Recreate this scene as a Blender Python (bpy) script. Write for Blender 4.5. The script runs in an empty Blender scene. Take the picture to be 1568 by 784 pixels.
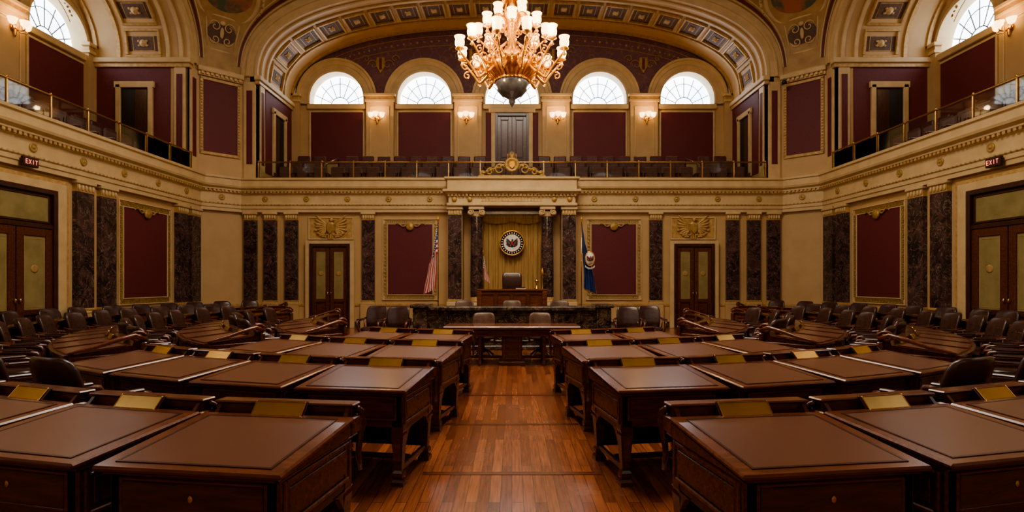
import bpy, math, random
from mathutils import Matrix, Vector
random.seed(7)
pi=math.pi
# ------------------------------------------------------------------ materials
MATS={}
def newmat(name):
    m=bpy.data.materials.new(name); m.use_nodes=True
    return m, m.node_tree.nodes, m.node_tree.links, m.node_tree.nodes['Principled BSDF']
def mat(name,c1,c2=None,rough=.5,metal=0,scale=4,stretch=(1,1,1),bump=0,lo=.35,hi=.65,detail=5,coat=0,spec=.5,rv=0):
    if name in MATS: return MATS[name]
    m,n,l,b=newmat(name)
    b.inputs['Base Color'].default_value=(*c1,1); b.inputs['Roughness'].default_value=rough
    b.inputs['Metallic'].default_value=metal; b.inputs['Coat Weight'].default_value=coat
    b.inputs['Coat Roughness'].default_value=.15
    b.inputs['Specular IOR Level'].default_value=spec
    if c2 is None: c2=tuple(x*.85 for x in c1)
    tc=n.new('ShaderNodeTexCoord'); mp=n.new('ShaderNodeMapping'); mp.inputs['Scale'].default_value=stretch
    nz=n.new('ShaderNodeTexNoise'); nz.inputs['Scale'].default_value=scale; nz.inputs['Detail'].default_value=detail
    cr=n.new('ShaderNodeValToRGB'); e=cr.color_ramp.elements
    e[0].position=lo; e[0].color=(*c1,1); e[1].position=hi; e[1].color=(*c2,1)
    l.new(tc.outputs['Object'],mp.inputs['Vector']); l.new(mp.outputs[0],nz.inputs['Vector'])
    l.new(nz.outputs['Fac'],cr.inputs[0]); l.new(cr.outputs[0],b.inputs['Base Color'])
    if bump:
        bp=n.new('ShaderNodeBump'); bp.inputs['Strength'].default_value=bump; bp.inputs['Distance'].default_value=.02
        l.new(nz.outputs['Fac'],bp.inputs['Height']); l.new(bp.outputs[0],b.inputs['Normal'])
    if rv:
        mr=n.new('ShaderNodeMapRange'); mr.inputs[3].default_value=max(.02,rough-rv); mr.inputs[4].default_value=rough+rv
        l.new(nz.outputs['Fac'],mr.inputs[0]); l.new(mr.outputs[0],b.inputs['Roughness'])
    MATS[name]=m; return m
def emis(name,c,s):
    m,n,l,b=newmat(name); b.inputs['Base Color'].default_value=(*c,1)
    b.inputs['Emission Color'].default_value=(*c,1); b.inputs['Emission Strength'].default_value=s
    b.inputs['Roughness'].default_value=.4
    MATS[name]=m; return m
CREAM=mat('plaster_cream',(.60,.405,.195),(.54,.355,.165),rough=.55,scale=1.5)
GOLD=mat('gilded_moulding',(.60,.395,.16),(.45,.27,.095),rough=.42,scale=9,metal=.1)
OCHRE=mat('ochre_pendentive_plaster',(.48,.31,.12),(.38,.23,.08),rough=.5,scale=3)
LIGHTC=mat('ivory_stone',(.68,.50,.265),(.60,.43,.215),rough=.5,scale=3)
RELIEF=mat('gilt_relief',(.53,.34,.12),(.38,.23,.07),rough=.42,metal=.25,scale=14)
MAROON=mat('maroon_wall_fabric',(.155,.024,.028),(.122,.018,.022),rough=.6,scale=30,bump=.05)
COFFER=mat('coffer_umber',(.15,.075,.04),(.10,.05,.03),rough=.6,scale=18)
WOOD=mat('mahogany_wood',(.155,.048,.022),(.070,.020,.010),rough=.26,scale=5,stretch=(1,6,6),coat=.4,rv=.06)
WOODD=mat('dark_mahogany',(.082,.025,.014),(.040,.013,.008),rough=.3,scale=5,stretch=(6,6,1),coat=.3)
WOODR=mat('red_mahogany',(.205,.062,.027),(.115,.033,.014),rough=.26,scale=4,stretch=(1,7,7),coat=.45)
LEATH=mat('brown_leather_top',(.180,.075,.044),(.158,.063,.037),rough=.30,scale=2.2,detail=3,rv=.02,spec=.7,coat=.3)
CHAIRL=mat('oxblood_leather',(.065,.021,.015),(.035,.012,.009),rough=.30,scale=12,bump=.05,spec=.8)
SEATL=mat('gallery_seat_leather',(.15,.058,.042),(.10,.036,.027),rough=.34,scale=10)
TANL=mat('tan_leather',(.13,.062,.036),(.085,.040,.024),rough=.36,scale=12)
BRASS=mat('brass',(.82,.52,.18),(.66,.40,.12),rough=.26,metal=1,scale=20)
PLATE=mat('brass_nameplate',(.82,.54,.19),(.52,.32,.09),rough=.27,metal=.72,scale=3.5,detail=2,lo=.3,hi=.7)
OLDG=mat('antique_gold',(.88,.47,.10),(.60,.28,.05),rough=.3,metal=.7,scale=16)
STEEL=mat('grey_crystal_bowl',(.26,.27,.31),(.14,.145,.17),rough=.2,metal=.5,scale=10)
CURT=mat('gold_curtain',(.50,.32,.12),(.36,.21,.075),rough=.7,scale=3,stretch=(8,8,.5))
NAVY=mat('navy_fabric',(.022,.048,.18),(.015,.032,.12),rough=.6,scale=8)
REDF=mat('flag_red',(.55,.028,.033),(.47,.025,.03),rough=.6,scale=8)
WHITE=mat('flag_white',(.85,.82,.76),(.76,.73,.67),rough=.6,scale=8)
DGLASS=mat('etched_door_glass',(.34,.27,.12),(.26,.21,.09),rough=.25,scale=3)
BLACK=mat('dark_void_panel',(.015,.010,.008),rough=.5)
SIGNB=mat('sign_housing',(.05,.012,.010),rough=.4)
LEAD=mat('window_lead',(.13,.14,.15),rough=.5)
def pane():
    m,n,l,b=newmat('daylit_frosted_glass')
    tc=n.new('ShaderNodeTexCoord'); nz=n.new('ShaderNodeTexNoise'); nz.inputs['Scale'].default_value=.8
    cr=n.new('ShaderNodeValToRGB'); e=cr.color_ramp.elements; e[0].position=.3; e[0].color=(.66,.81,1,1); e[1].position=.65; e[1].color=(.97,.98,1,1)
    l.new(tc.outputs['Object'],nz.inputs[0]); l.new(nz.outputs[0],cr.inputs[0]); l.new(cr.outputs[0],b.inputs['Emission Color'])
    b.inputs['Emission Strength'].default_value=6.0; b.inputs['Base Color'].default_value=(.8,.85,.9,1); return m
PANE=pane()
SHADE=emis('lit_glass_shade',(1.0,.66,.28),4.4)
EXITE=emis('exit_letters',(1.0,.25,.15),1.2)
def marble(name,base,dark,vein,sc=2.2):
    m,n,l,b=newmat(name); b.inputs['Roughness'].default_value=.18
    tc=n.new('ShaderNodeTexCoord')
    n1=n.new('ShaderNodeTexNoise'); n1.inputs['Scale'].default_value=sc; n1.inputs['Detail'].default_value=8; n1.inputs['Distortion'].default_value=1.6
    n2=n.new('ShaderNodeTexNoise'); n2.inputs['Scale'].default_value=sc*1.3; n2.inputs['Detail'].default_value=7; n2.inputs['Distortion'].default_value=2.2
    l.new(tc.outputs['Object'],n1.inputs[0]); l.new(tc.outputs['Object'],n2.inputs[0])
    cr=n.new('ShaderNodeValToRGB'); e=cr.color_ramp.elements; e[0].position=.40; e[0].color=(*dark,1); e[1].position=.64; e[1].color=(*base,1)
    l.new(n1.outputs[0],cr.inputs[0])
    v=n.new('ShaderNodeValToRGB'); e=v.color_ramp.elements
    e[0].position=.480; e[0].color=(0,0,0,1); e[1].position=.520; e[1].color=(0,0,0,1)
    x=v.color_ramp.elements.new(.50); x.color=(.65,.65,.65,1)
    l.new(n2.outputs[0],v.inputs[0])
    mx=n.new('ShaderNodeMixRGB'); mx.inputs[2].default_value=(*vein,1)
    l.new(v.outputs[0],mx.inputs[0]); l.new(cr.outputs[0],mx.inputs[1]); l.new(mx.outputs[0],b.inputs['Base Color'])
    MATS[name]=m; return m
MARB=marble('plum_breccia_marble',(.110,.054,.048),(.030,.017,.017),(.36,.26,.21))
MARK=marble('black_gold_marble',(.10,.068,.050),(.020,.014,.012),(.42,.29,.18),3)
def tymp():
    m,n,l,b=newmat('purple_stencilled_plaster'); b.inputs['Roughness'].default_value=.6
    tc=n.new('ShaderNodeTexCoord'); 
    v=n.new('ShaderNodeTexVoronoi'); v.feature='DISTANCE_TO_EDGE'; v.inputs['Scale'].default_value=2.6
    nz=n.new('ShaderNodeTexNoise'); nz.inputs['Scale'].default_value=2.0
    ad=n.new('ShaderNodeMixRGB'); ad.blend_type='ADD'; ad.inputs[0].default_value=.7
    l.new(tc.outputs['Object'],ad.inputs[1]); l.new(tc.outputs['Object'],nz.inputs[0]); l.new(nz.outputs[1],ad.inputs[2]); l.new(ad.outputs[0],v.inputs['Vector'])
    cr=n.new('ShaderNodeValToRGB'); e=cr.color_ramp.elements
    e[0].position=.015; e[0].color=(.24,.125,.09,1); e[1].position=.04; e[1].color=(.175,.072,.080,1)
    l.new(v.outputs['Distance'],cr.inputs[0]); l.new(cr.outputs[0],b.inputs['Base Color']); return m
PURP=tymp()
def glassm():
    m=bpy.data.materials.new('balustrade_glass'); m.use_nodes=True; n=m.node_tree.nodes; l=m.node_tree.links; n.clear()
    o=n.new('ShaderNodeOutputMaterial'); mx=n.new('ShaderNodeMixShader'); t=n.new('ShaderNodeBsdfTransparent'); g=n.new('ShaderNodeBsdfGlossy')
    t.inputs[0].default_value=(.90,.945,.92,1); g.inputs['Roughness'].default_value=.03
    lw=n.new('ShaderNodeLayerWeight'); lw.inputs[0].default_value=.16
    l.new(lw.outputs['Fresnel'],mx.inputs[0]); l.new(t.outputs[0],mx.inputs[1]); l.new(g.outputs[0],mx.inputs[2]); l.new(mx.outputs[0],o.inputs[0]); return m
GLASS=glassm()
def floorm():
    m,n,l,b=newmat('oak_plank_floor'); b.inputs['Coat Weight'].default_value=.35; b.inputs['Coat Roughness'].default_value=.2
    tc=n.new('ShaderNodeTexCoord'); sp=n.new('ShaderNodeSeparateXYZ'); cb=n.new('ShaderNodeCombineXYZ')
    l.new(tc.outputs['Object'],sp.inputs[0]); l.new(sp.outputs[1],cb.inputs[0]); l.new(sp.outputs[0],cb.inputs[1])
    br=n.new('ShaderNodeTexBrick'); br.inputs['Scale'].default_value=1; br.inputs['Brick Width'].default_value=1.64; br.inputs['Row Height'].default_value=.085
    br.inputs['Mortar Size'].default_value=.0022; br.inputs['Mortar Smooth'].default_value=.3; br.inputs['Bias'].default_value=0
    br.inputs['Color1'].default_value=(.44,.150,.060,1); br.inputs['Color2'].default_value=(.20,.058,.025,1); br.inputs['Mortar'].default_value=(.05,.018,.008,1)
    l.new(cb.outputs[0],br.inputs['Vector'])
    mp=n.new('ShaderNodeMapping'); mp.inputs['Scale'].default_value=(28,1.5,1); nz=n.new('ShaderNodeTexNoise'); nz.inputs['Scale'].default_value=2; nz.inputs['Detail'].default_value=6
    l.new(tc.outputs['Object'],mp.inputs[0]); l.new(mp.outputs[0],nz.inputs[0])
    cr=n.new('ShaderNodeValToRGB'); e=cr.color_ramp.elements; e[0].position=.3; e[0].color=(.6,.6,.6,1); e[1].position=.7; e[1].color=(1.1,1.1,1.1,1)
    l.new(nz.outputs[0],cr.inputs[0])
    mx=n.new('ShaderNodeMixRGB'); mx.blend_type='MULTIPLY'; mx.inputs[0].default_value=1
    l.new(br.outputs[0],mx.inputs[1]); l.new(cr.outputs[0],mx.inputs[2]); l.new(mx.outputs[0],b.inputs['Base Color'])
    n3=n.new('ShaderNodeTexNoise'); n3.inputs['Scale'].default_value=1.3; n3.inputs['Detail'].default_value=6; l.new(tc.outputs['Object'],n3.inputs[0])
    mr=n.new('ShaderNodeMapRange'); mr.inputs[3].default_value=.12; mr.inputs[4].default_value=.36; l.new(n3.outputs[0],mr.inputs[0]); l.new(mr.outputs[0],b.inputs['Roughness'])
    return m
FLOOR=floorm()
# ------------------------------------------------------------------ mesh builder
class MB:
    def __init__(s): s.v=[];s.f=[];s.m=[];s.s=[];s.mats=[];s.M=None
    def mi(s,m):
        if m not in s.mats: s.mats.append(m)
        return s.mats.index(m)
    def add(s,vs,fs,m,sm=False,M=None):
        o=len(s.v)
        for p in vs:
            p=Vector(p)
            if M is not None: p=M@p
            if s.M is not None: p=s.M@p
            s.v.append(p)
        k=s.mi(m)
        for f in fs: s.f.append([i+o for i in f]); s.m.append(k); s.s.append(sm)
    def box(s,x0,x1,y0,y1,z0,z1,m,b=0,M=None):
        if x0>x1:x0,x1=x1,x0
        if y0>y1:y0,y1=y1,y0
        if z0>z1:z0,z1=z1,z0
        if b<=0:
            vs=[(x,y,z) for x in(x0,x1) for y in(y0,y1) for z in(z0,z1)]
            s.add(vs,[(0,1,3,2),(4,6,7,5),(0,4,5,1),(2,3,7,6),(0,2,6,4),(1,5,7,3)],m,False,M); return
        b=min(b,(x1-x0)*.45,(y1-y0)*.45,(z1-z0)*.45)
        lo=(x0,y0,z0);hi=(x1,y1,z1);vs=[];idx={}
        for sx in(0,1):
            for sy in(0,1):
                for sz in(0,1):
                    for a in range(3):
                        p=[]
                        for k,sg in enumerate((sx,sy,sz)):
                            q=hi[k] if sg else lo[k]
                            if k!=a: q+= -b if sg else b
                            p.append(q)
                        idx[(sx,sy,sz,a)]=len(vs); vs.append(p)
        fs=[]
        for a in range(3):
            o=[k for k in range(3) if k!=a]
            for sg in(0,1):
                q=[]
                for (p,r) in((0,0),(1,0),(1,1),(0,1)):
                    c=[0,0,0];c[a]=sg;c[o[0]]=p;c[o[1]]=r; q.append(idx[(*c,a)])
                fs.append(q)
            for p in(0,1):
                for r in(0,1):
                    c0=[0,0,0];c0[o[0]]=p;c0[o[1]]=r;c1=list(c0);c1[a]=1
                    fs.append([idx[(*c0,o[0])],idx[(*c0,o[1])],idx[(*c1,o[1])],idx[(*c1,o[0])]])
        for sx in(0,1):
            for sy in(0,1):
                for sz in(0,1): fs.append([idx[(sx,sy,sz,a)] for a in range(3)])
        s.add(vs,fs,m,False,M)
    def lathe(s,prof,m,c=(0,0,0),n=20,M=None,sm=True,caps=True):
        vs=[];fs=[]
        for r,z in prof:
            for i in range(n):
                a=2*pi*i/n; vs.append((c[0]+r*math.cos(a),c[1]+r*math.sin(a),c[2]+z))
        for j in range(len(prof)-1):
            for i in range(n):
                k=(i+1)%n; fs.append((j*n+i,j*n+k,(j+1)*n+k,(j+1)*n+i))
        s.add(vs,fs,m,sm,M)
        if caps:
            for j in(0,len(prof)-1):
                if prof[j][0]>1e-4: s.add([vs[j*n+i] for i in range(n)],[list(range(n))],m,False,M)
    def ell(s,c,r,m,n=12,M=None):
        T=Matrix.Translation(c)@Matrix.Diagonal((*r,1))
        if M is not None: T=M@T
        s.lathe([(max(1e-5,math.sin(pi*j/8)),-math.cos(pi*j/8)) for j in range(9)],m,n=n,M=T,caps=False)
    def tube(s,pts,r,m,n=8,closed=False,M=None):
        pts=[Vector(p) for p in pts]; N=len(pts); vs=[];fs=[]
        up=Vector((0,0,1)); prev=None
        for i,p in enumerate(pts):
            a=pts[(i-1)%N] if (i>0 or closed) else p; b=pts[(i+1)%N] if (i<N-1 or closed) else p
            t=(b-a).normalized()
            if prev is None:
                x=t.cross(up)
                if x.length<1e-3: x=t.cross(Vector((1,0,0)))
            else: x=prev-t*prev.dot(t)
            x.normalize(); y=t.cross(x); prev=x
            rr=r[i] if isinstance(r,(list,tuple)) else r
            for k in range(n):
                an=2*pi*k/n; vs.append(p+x*rr*math.cos(an)+y*rr*math.sin(an))
        for i in range(N if closed else N-1):
            j=(i+1)%N
            for k in range(n):
                q=(k+1)%n; fs.append((i*n+k,i*n+q,j*n+q,j*n+k))
        if not closed: fs.append(list(range(n))); fs.append([(N-1)*n+k for k in range(n)])
        s.add(vs,fs,m,True,M)
    def loft(s,rings,m,sm=True,cap=True,closed=True,M=None):
        n=len(rings[0]); vs=[p for r in rings for p in r]; fs=[]
        for j in range(len(rings)-1):
            for i in range(n if closed else n-1):
                k=(i+1)%n; fs.append((j*n+i,j*n+k,(j+1)*n+k,(j+1)*n+i))
        s.add(vs,fs,m,sm,M)
        if cap:
            s.add(rings[0],[list(range(n))],m,False,M); s.add(rings[-1],[list(range(n))],m,False,M)
    def sweep(s,frames,prof,m,closed=False,sm=False,cprof=False,M=None,cap=False):
        rings=[[Vector(o)+Vector(ax)*a+Vector(ay)*b for a,b in prof] for o,ax,ay in frames]
        if closed: rings.append(rings[0])
        s.loft(rings,m,sm,cap and not closed,cprof,M)
    def grid(s,fn,nu,nv,m,sm=True,M=None,matfn=None):
        vs=[fn(i/nu,j/nv) for i in range(nu+1) for j in range(nv+1)]
        if matfn is None:
            s.add(vs,[(i*(nv+1)+j,(i+1)*(nv+1)+j,(i+1)*(nv+1)+j+1,i*(nv+1)+j+1) for i in range(nu) for j in range(nv)],m,sm,M)
        else:
            s.add(vs,[],m,sm,M); o=len(s.v)-len(vs)
            for i in range(nu):
                for j in range(nv):
                    s.f.append([o+i*(nv+1)+j,o+(i+1)*(nv+1)+j,o+(i+1)*(nv+1)+j+1,o+i*(nv+1)+j+1]); s.m.append(s.mi(matfn((i+.5)/nu,(j+.5)/nv))); s.s.append(sm)
    def prism(s,poly,y0,y1,m,M=None):
        n=len(poly); vs=[(x,y0,z) for x,z in poly]+[(x,y1,z) for x,z in poly]
        s.add(vs,[list(range(n)),list(range(n,2*n))]+[(i,(i+1)%n,n+(i+1)%n,n+i) for i in range(n)],m,False,M)
    def mesh(s,name):
        me=bpy.data.meshes.new(name); me.from_pydata([tuple(p) for p in s.v],[],s.f)
        for m in s.mats: me.materials.append(m)
        me.polygons.foreach_set('material_index',s.m); me.polygons.foreach_set('use_smooth',s.s)
        me.validate(); me.update()
        import bmesh
        bm=bmesh.new(); bm.from_mesh(me); bmesh.ops.recalc_face_normals(bm,faces=bm.faces); bm.to_mesh(me); bm.free()
        return me
    def obj(s,name,loc=(0,0,0),rz=0,parent=None): return place(s.mesh(name),name,loc,rz,parent)
def place(me,name,loc=(0,0,0),rz=0,parent=None,sc=1):
    o=bpy.data.objects.new(name,me); o.location=loc; o.rotation_euler=(0,0,rz); o.scale=(sc,sc,sc)
    bpy.context.scene.collection.objects.link(o)
    if parent: o.parent=parent
    return o
def light(kind,name,loc,e,c,parent=None,**k):
    d=bpy.data.lights.new(name,kind); d.energy=e; d.color=c
    for a,b in k.items(): setattr(d,a,b)
    o=bpy.data.objects.new(name,d); o.location=loc; bpy.context.scene.collection.objects.link(o)
    if parent: o.parent=parent
    return o
def basis(o,x,y,z):
    M=Matrix.Identity(4)
    for k,a in enumerate((x,y,z)):
        for r in range(3): M[r][k]=a[r]
    for r in range(3): M[r][3]=o[r]
    return M
CY=9.4; W=10.6; CH=9.6
B=basis((0,CY+W,0),(1,0,0),(0,-1,0),(0,0,1))
L=basis((-W,CY,0),(0,1,0),(1,0,0),(0,0,1))
R=basis((W,CY,0),(0,1,0),(-1,0,0),(0,0,1))
F=basis((0,CY-W,0),(1,0,0),(0,1,0),(0,0,1))
s2=math.sqrt(.5)
CORN=[basis((sx*(W+CH)/2,CY+sy*(W+CH)/2,0),(s2*sx,-s2*sy,0),(-s2*sx,-s2*sy,0),(0,0,1)) for sx in(-1,1) for sy in(-1,1)]
# ------------------------------------------------------------------ shell
b=MB(); b.box(-14.6,14.6,CY-14.6,CY+14.6,-.2,0,FLOOR); b.obj('floor')
b=MB()
for y in (4.72,6.36,8.0): b.box(-.75,.75,y-.035,y+.035,0,.003,WOODR)
b.obj('trim_floor_strips')
for nm,M in (('back',B),('left',L),('right',R),('front',F)):
    b=MB(); b.box(-CH,CH,-.25,0,0,5.2,CREAM,M=M)
    b.box(-CH,CH,0,.05,0,.78,CREAM,M=M); b.box(-CH,CH,0,.08,.78,.86,GOLD,M=M)
    b.obj('wall_'+nm)
    b=MB(); b.box(-CH,CH,.05,.09,0,.22,MARK,M=M); b.obj('baseboard_'+nm)
for i,M in enumerate(CORN):
    b=MB(); b.box(-.72,.72,-.25,0,0,9.0,CREAM,M=M); b.box(-.7,.7,0,.05,0,.78,CREAM,M=M)
    b.box(-.7,.7,0,.08,.78,.86,GOLD,M=M)
    b.obj('wall_corner_%d'%(i+1))
    b=MB(); b.box(-.58,.58,0,.02,6.07,8.5,MAROON,M=M)
    for x in(-.6,.6): b.box(x-.05,x+.05,0,.06,6.0,8.57,GOLD,.01,M)
    for z in(6.02,8.55): b.box(-.65,.65,0,.06,z-.05,z+.05,GOLD,.01,M)
    for j in range(24):
        z=6.1+j*.1
        for x in(-.6,.6): b.ell((x,.06,z),(.03,.02,.03),RELIEF,6,M)
    b.obj('trim_corner_panel_%d'%(i+1))
def octframes(w=W,c=CH):
    P=[(c,w),(w,c),(w,-c),(c,-w),(-c,-w),(-w,-c),(-w,c),(-c,w)]
    P=[Vector((x,y,0)) for x,y in P]; fr=[]
    for i,p in enumerate(P):
        d1=(p-P[i-1]).normalized(); d2=(P[(i+1)%8]-p).normalized()
        n1=Vector((d1.y,-d1.x,0)); n2=Vector((d2.y,-d2.x,0))
        m=(n1+n2)/(1+n1.dot(n2)); fr.append((p+Vector((0,CY,0)),m,Vector((0,0,1))))
    return fr
OF=octframes()
b=MB()
prof=[(0,4.08),(.14,4.08),(.14,4.18),(.17,4.2),(.17,4.3),(.2,4.33),(.2,4.38),(.13,4.4),(.13,4.70),(.18,4.73),(.18,4.78),(.25,4.80),(.25,4.84),(.34,4.90),(.36,4.96),(.31,4.98),(.31,5.17),(.36,5.19),(.36,5.26),(-.3,5.26)]
b.sweep(OF,prof,LIGHTC,closed=True)
b.obj('trim_entablature')
b=MB()
for M,h in ((B,CH),(L,CH),(R,CH),(F,CH),*[(m,.62) for m in CORN]):
    n=int(2*h/.13)
    for i in range(n):
        x=-h+.1+i*(2*h-.2)/max(1,n-1)
        b.box(x-.04,x+.04,.13,.24,4.735,4.80,GOLD,M=M)
        b.ell((x,.19,4.34),(.035,.025,.03),GOLD,6,M)
    k=13 if h>2 else 1
    for i in range(k):
        x=(-h+.9+i*(2*h-1.8)/12) if k>1 else 0
        T=M@basis((x,.13,4.55),(1,0,0),(0,0,1),(0,1,0))
        b.lathe([(.10,0),(.10,.03),(.075,.035),(.06,.02),(.03,.05),(.0001,.055)],RELIEF,n=14,M=T,caps=False)
b.obj('trim_dentils_and_rosettes')
b=MB(); b.box(-14.6,14.6,CY-14.6,CY+14.6,12.78,12.95,CREAM); b.obj('ceiling')
# ------------------------------------------------------------------ gallery bays
HW=9.0; ZS=8.9; RB=3.15; SN=2.5; VB=13.8
def se(t,a,bb):
    c,s=math.cos(t),math.sin(t)
    return (a*math.copysign(abs(c)**(2/SN),c), ZS+bb*abs(s)**(2/SN))
def vault(u): 
    q=1-(min(abs(u)/HW,1))**SN
    return ZS+RB*q**(1/SN)
ts=[pi*i/96 for i in range(97)]
def arcpts(n):
    fine=[pi*i/2000 for i in range(2001)]; P=[se(t,HW,RB) for t in fine]; s=[0]
    for i in range(1,len(P)): s.append(s[-1]+math.dist(P[i],P[i-1]))
    out=[];k=0
    for j in range(n):
        tg=s[-1]*(j+.5)/n
        while s[k]<tg:k+=1
        a=Vector((P[k-1][0],0,P[k-1][1])); c=Vector((P[min(k+1,2000)][0],0,P[min(k+1,2000)][1]))
        T=(c-a).normalized(); N=Vector((T.z,0,-T.x)); 
        if N.dot(Vector((-a.x,0,8-a.z)))<0:N=-N
        out.append(((a+c)/2,T,N))
    return out
def frame_rect(b,x0,x1,z0,z1,y,w,d,m,M=None):
    b.box(x0,x0+w,y,y+d,z0,z1,m,.008,M); b.box(x1-w,x1,y,y+d,z0,z1,m,.008,M)
    b.box(x0+w,x1-w,y,y+d,z0,z0+w,m,.008,M); b.box(x0+w,x1-w,y,y+d,z1-w,z1,m,.008,M)
def woodpanel_door(b,x0,x1,z0,z1,y,M,glass=True,transom=0,d=.05):
    b.box(x0,x1,y,y+.03,z0,z1,WOODD,M=M)
    fw=.09
    frame_rect(b,x0-fw,x1+fw,z0-.0,z1+fw,y,fw+.02,.12,WOODD,M)
    zt=z1-transom
    if transom:
        b.box(x0,x1,y+.02,y+.09,zt-.05,zt+.05,WOODD,.01,M)
        b.box(x0+.1,x1-.1,y+.03,y+.045,zt+.1,z1-.1,DGLASS,M=M)
        frame_rect(b,x0+.06,x1-.06,zt+.07,z1-.05,y+.03,.05,.03,WOODD,M)
    c=(x0+x1)/2
    for a,e in((x0,c-.006),(c+.006,x1)):
        w=.13 if e-a<.8 else .18
        frame_rect(b,a+.01,e-.01,z0,zt-.05,y+.02,w,.05,WOOD,M)
        zm=z0+(zt-z0)*.33
        b.box(a+w,e-w,y+.02,y+.07,zm-.06,zm+.06,WOOD,.01,M)
        if glass:
            b.box(a+w,e-w,y+.03,y+.045,zm+.05,zt-.15,DGLASS,M=M)
            frame_rect(b,a+w+.03,e-w-.03,zm+.1,zt-w-.1,y+.045,.012,.006,CURT,M)
        else: b.box(a+w+.04,e-w-.04,y+.03,y+.055,zm+.1,zt-.2,WOOD,.012,M)
        b.box(a+w+.03,e-w-.03,y+.03,y+.055,z0+w+.03,zm-.1,WOOD,.012,M)
        if glass:
            T=M@basis(((a+e)/2,y+.046,(zm+zt)/2),(1,0,0),(0,0,1),(0,1,0))
            b.lathe([(.09,0),(.09,.008),(.06,.01),(.0001,.01)],CURT,n=16,M=T,caps=False)
    b.ell((c-.06,y+.1,z0+(zt-z0)*.42),(.02,.03,.06),BRASS,8,M); b.ell((c+.06,y+.1,z0+(zt-z0)*.42),(.02,.03,.06),BRASS,8,M)
def build_bay(name,M,spacing,center_door):
    b=MB(); b.M=M
    b.box(-HW,HW,VB,VB+.2,4.8,8.93,CREAM)
    b.box(-HW-.3,-HW,W,VB+.5,4.8,8.95,CREAM); b.box(HW,HW+.3,W,VB+.5,4.8,8.95,CREAM)
    win=[spacing*k for k in(-2,-1,0,1,2)]; a=1.1; zs=9.15
    us=set([round(-HW+i*.1,4) for i in range(181)])
    for w in win:
        for k in range(25): us.add(round(w+a*math.cos(pi*k/24),4))
    us=sorted(us)
    def hole(u):
        for w in win:
            if abs(u-w)<=a+1e-4: return zs+math.sqrt(max(0,a*a-(u-w)**2))
        return None
    for u0,u1 in zip(us[:-1],us[1:]):
        h=hole((u0+u1)/2)
        l0=hole(u0) if h else None; l1=hole(u1) if h else None
        z0=l0 if h else 9.3; z1=l1 if h else 9.3
        if h is None:
            b.add([(u0,VB,8.9),(u1,VB,8.9),(u1,VB,9.3),(u0,VB,9.3)],[(0,1,2,3)],CREAM)
        t0=vault(u0)+.02; t1=vault(u1)+.02
        b.add([(u0,VB,min(z0,t0)),(u1,VB,min(z1,t1)),(u1,VB,t1),(u0,VB,t0)],[(0,1,2,3)],PURP)
    b.grid(lambda i,j:(se(pi*i,HW,RB)[0],W+(VB-W+.05)*j,se(pi*i,HW,RB)[1]),96,3,CREAM)
    steps=[(0,0,0),(.0,-.10,0),(.18,-.10,0),(.2,-.05,0),(.5,-.05,0),(.52,-.1,0),(.66,-.1,0),(.7,-.04,0),(1.0,-.04,0),(1.0,.1,0)]
    rings=[]
    for t in ts:
        pi_=se(t,HW,RB); po=se(t,CH,RB+.62)
        rings.append([(pi_[0]+(po[0]-pi_[0])*k,W+dv,pi_[1]+(po[1]-pi_[1])*k) for k,dv,_ in steps])
    b.loft(rings,LIGHTC,sm=False,cap=False,closed=False)
    for v0 in(W+.12,W+.55,W+2.15,VB-.3):
        rr=[]
        for t in ts:
            p=se(t,HW,RB); q=se(t,HW-.06,RB-.06)
            rr.append([(p[0],v0,p[1]),(q[0],v0,q[1]),(q[0],v0+.12,q[1]),(p[0],v0+.12,p[1])])
        b.loft(rr,GOLD if v0>W+2 else LIGHTC,sm=False,cap=False,closed=False)
    for P,T,N in arcpts(21):
        P=Vector((P.x,W+1.4,P.z)); X=basis(P,T,(0,1,0),N)
        for x0,x1,y0,y1 in((-.44,-.36,-.57,.57),(.36,.44,-.57,.57),(-.36,.36,-.57,-.49),(-.36,.36,.49,.57)):
            b.box(x0,x1,y0,y1,-.02,.1,GOLD,.015,X)
        b.box(-.36,.36,-.49,.49,-.02,.015,COFFER,M=X)
        b.box(-.24,.24,-.36,.36,0,.03,GOLD,.01,X); b.box(-.21,.21,-.33,.33,0,.04,COFFER,M=X)
        b.lathe([(.12,.03),(.12,.06),(.08,.07),(.05,.11),(.0001,.12)],LIGHTC,n=10,M=X,caps=False)
        for k in range(4): b.ell((.10*math.cos(k*pi/2+pi/4),.18*math.sin(k*pi/2+pi/4),.05),(.045,.06,.02),GOLD,6,X)
    for w in win:
        ar=1.65 if spacing<3.7 else 1.5
        fr=[]
        pts=[(w+a,8.95,1,0)]+[(w+a*math.cos(pi*k/24),zs+a*math.sin(pi*k/24),math.cos(pi*k/24),math.sin(pi*k/24)) for k in range(25)]+[(w-a,8.95,-1,0)]
        for x,z,nx,nz in pts: fr.append(((x,VB,z),(nx,0,nz),(0,1,0)))
        g=ar-a
        b.sweep(fr,[(0,.5),(0,-.1),(.07,-.12),(.09,-.06),(g*.5,-.06),(g*.55,-.1),(g*.8,-.1),(g*.85,-.16),(g,-.16),(g,0)],LIGHTC)
        b.box(w-a-.1,w+a+.1,VB-.14,VB+.45,8.72,8.93,LIGHTC,.02)
        if not(center_door and abs(w)<.1):
            b.box(w-1.08,w+1.08,VB-.03,VB,6.6,8.6,MAROON); frame_rect(b,w-1.14,w+1.14,6.5,8.67,VB-.06,.07,.06,LIGHTC)
        else:
            b.box(w-1.08,w+1.08,VB-.03,VB,6.0,8.6,MAROON)
            b.box(-.85,-.68,VB-.16,VB,5.7,8.6,LIGHTC,.01); b.box(.68,.85,VB-.16,VB,5.7,8.6,LIGHTC,.01); b.box(-.95,.95,VB-.2,VB,8.55,8.75,LIGHTC,.02)
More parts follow.
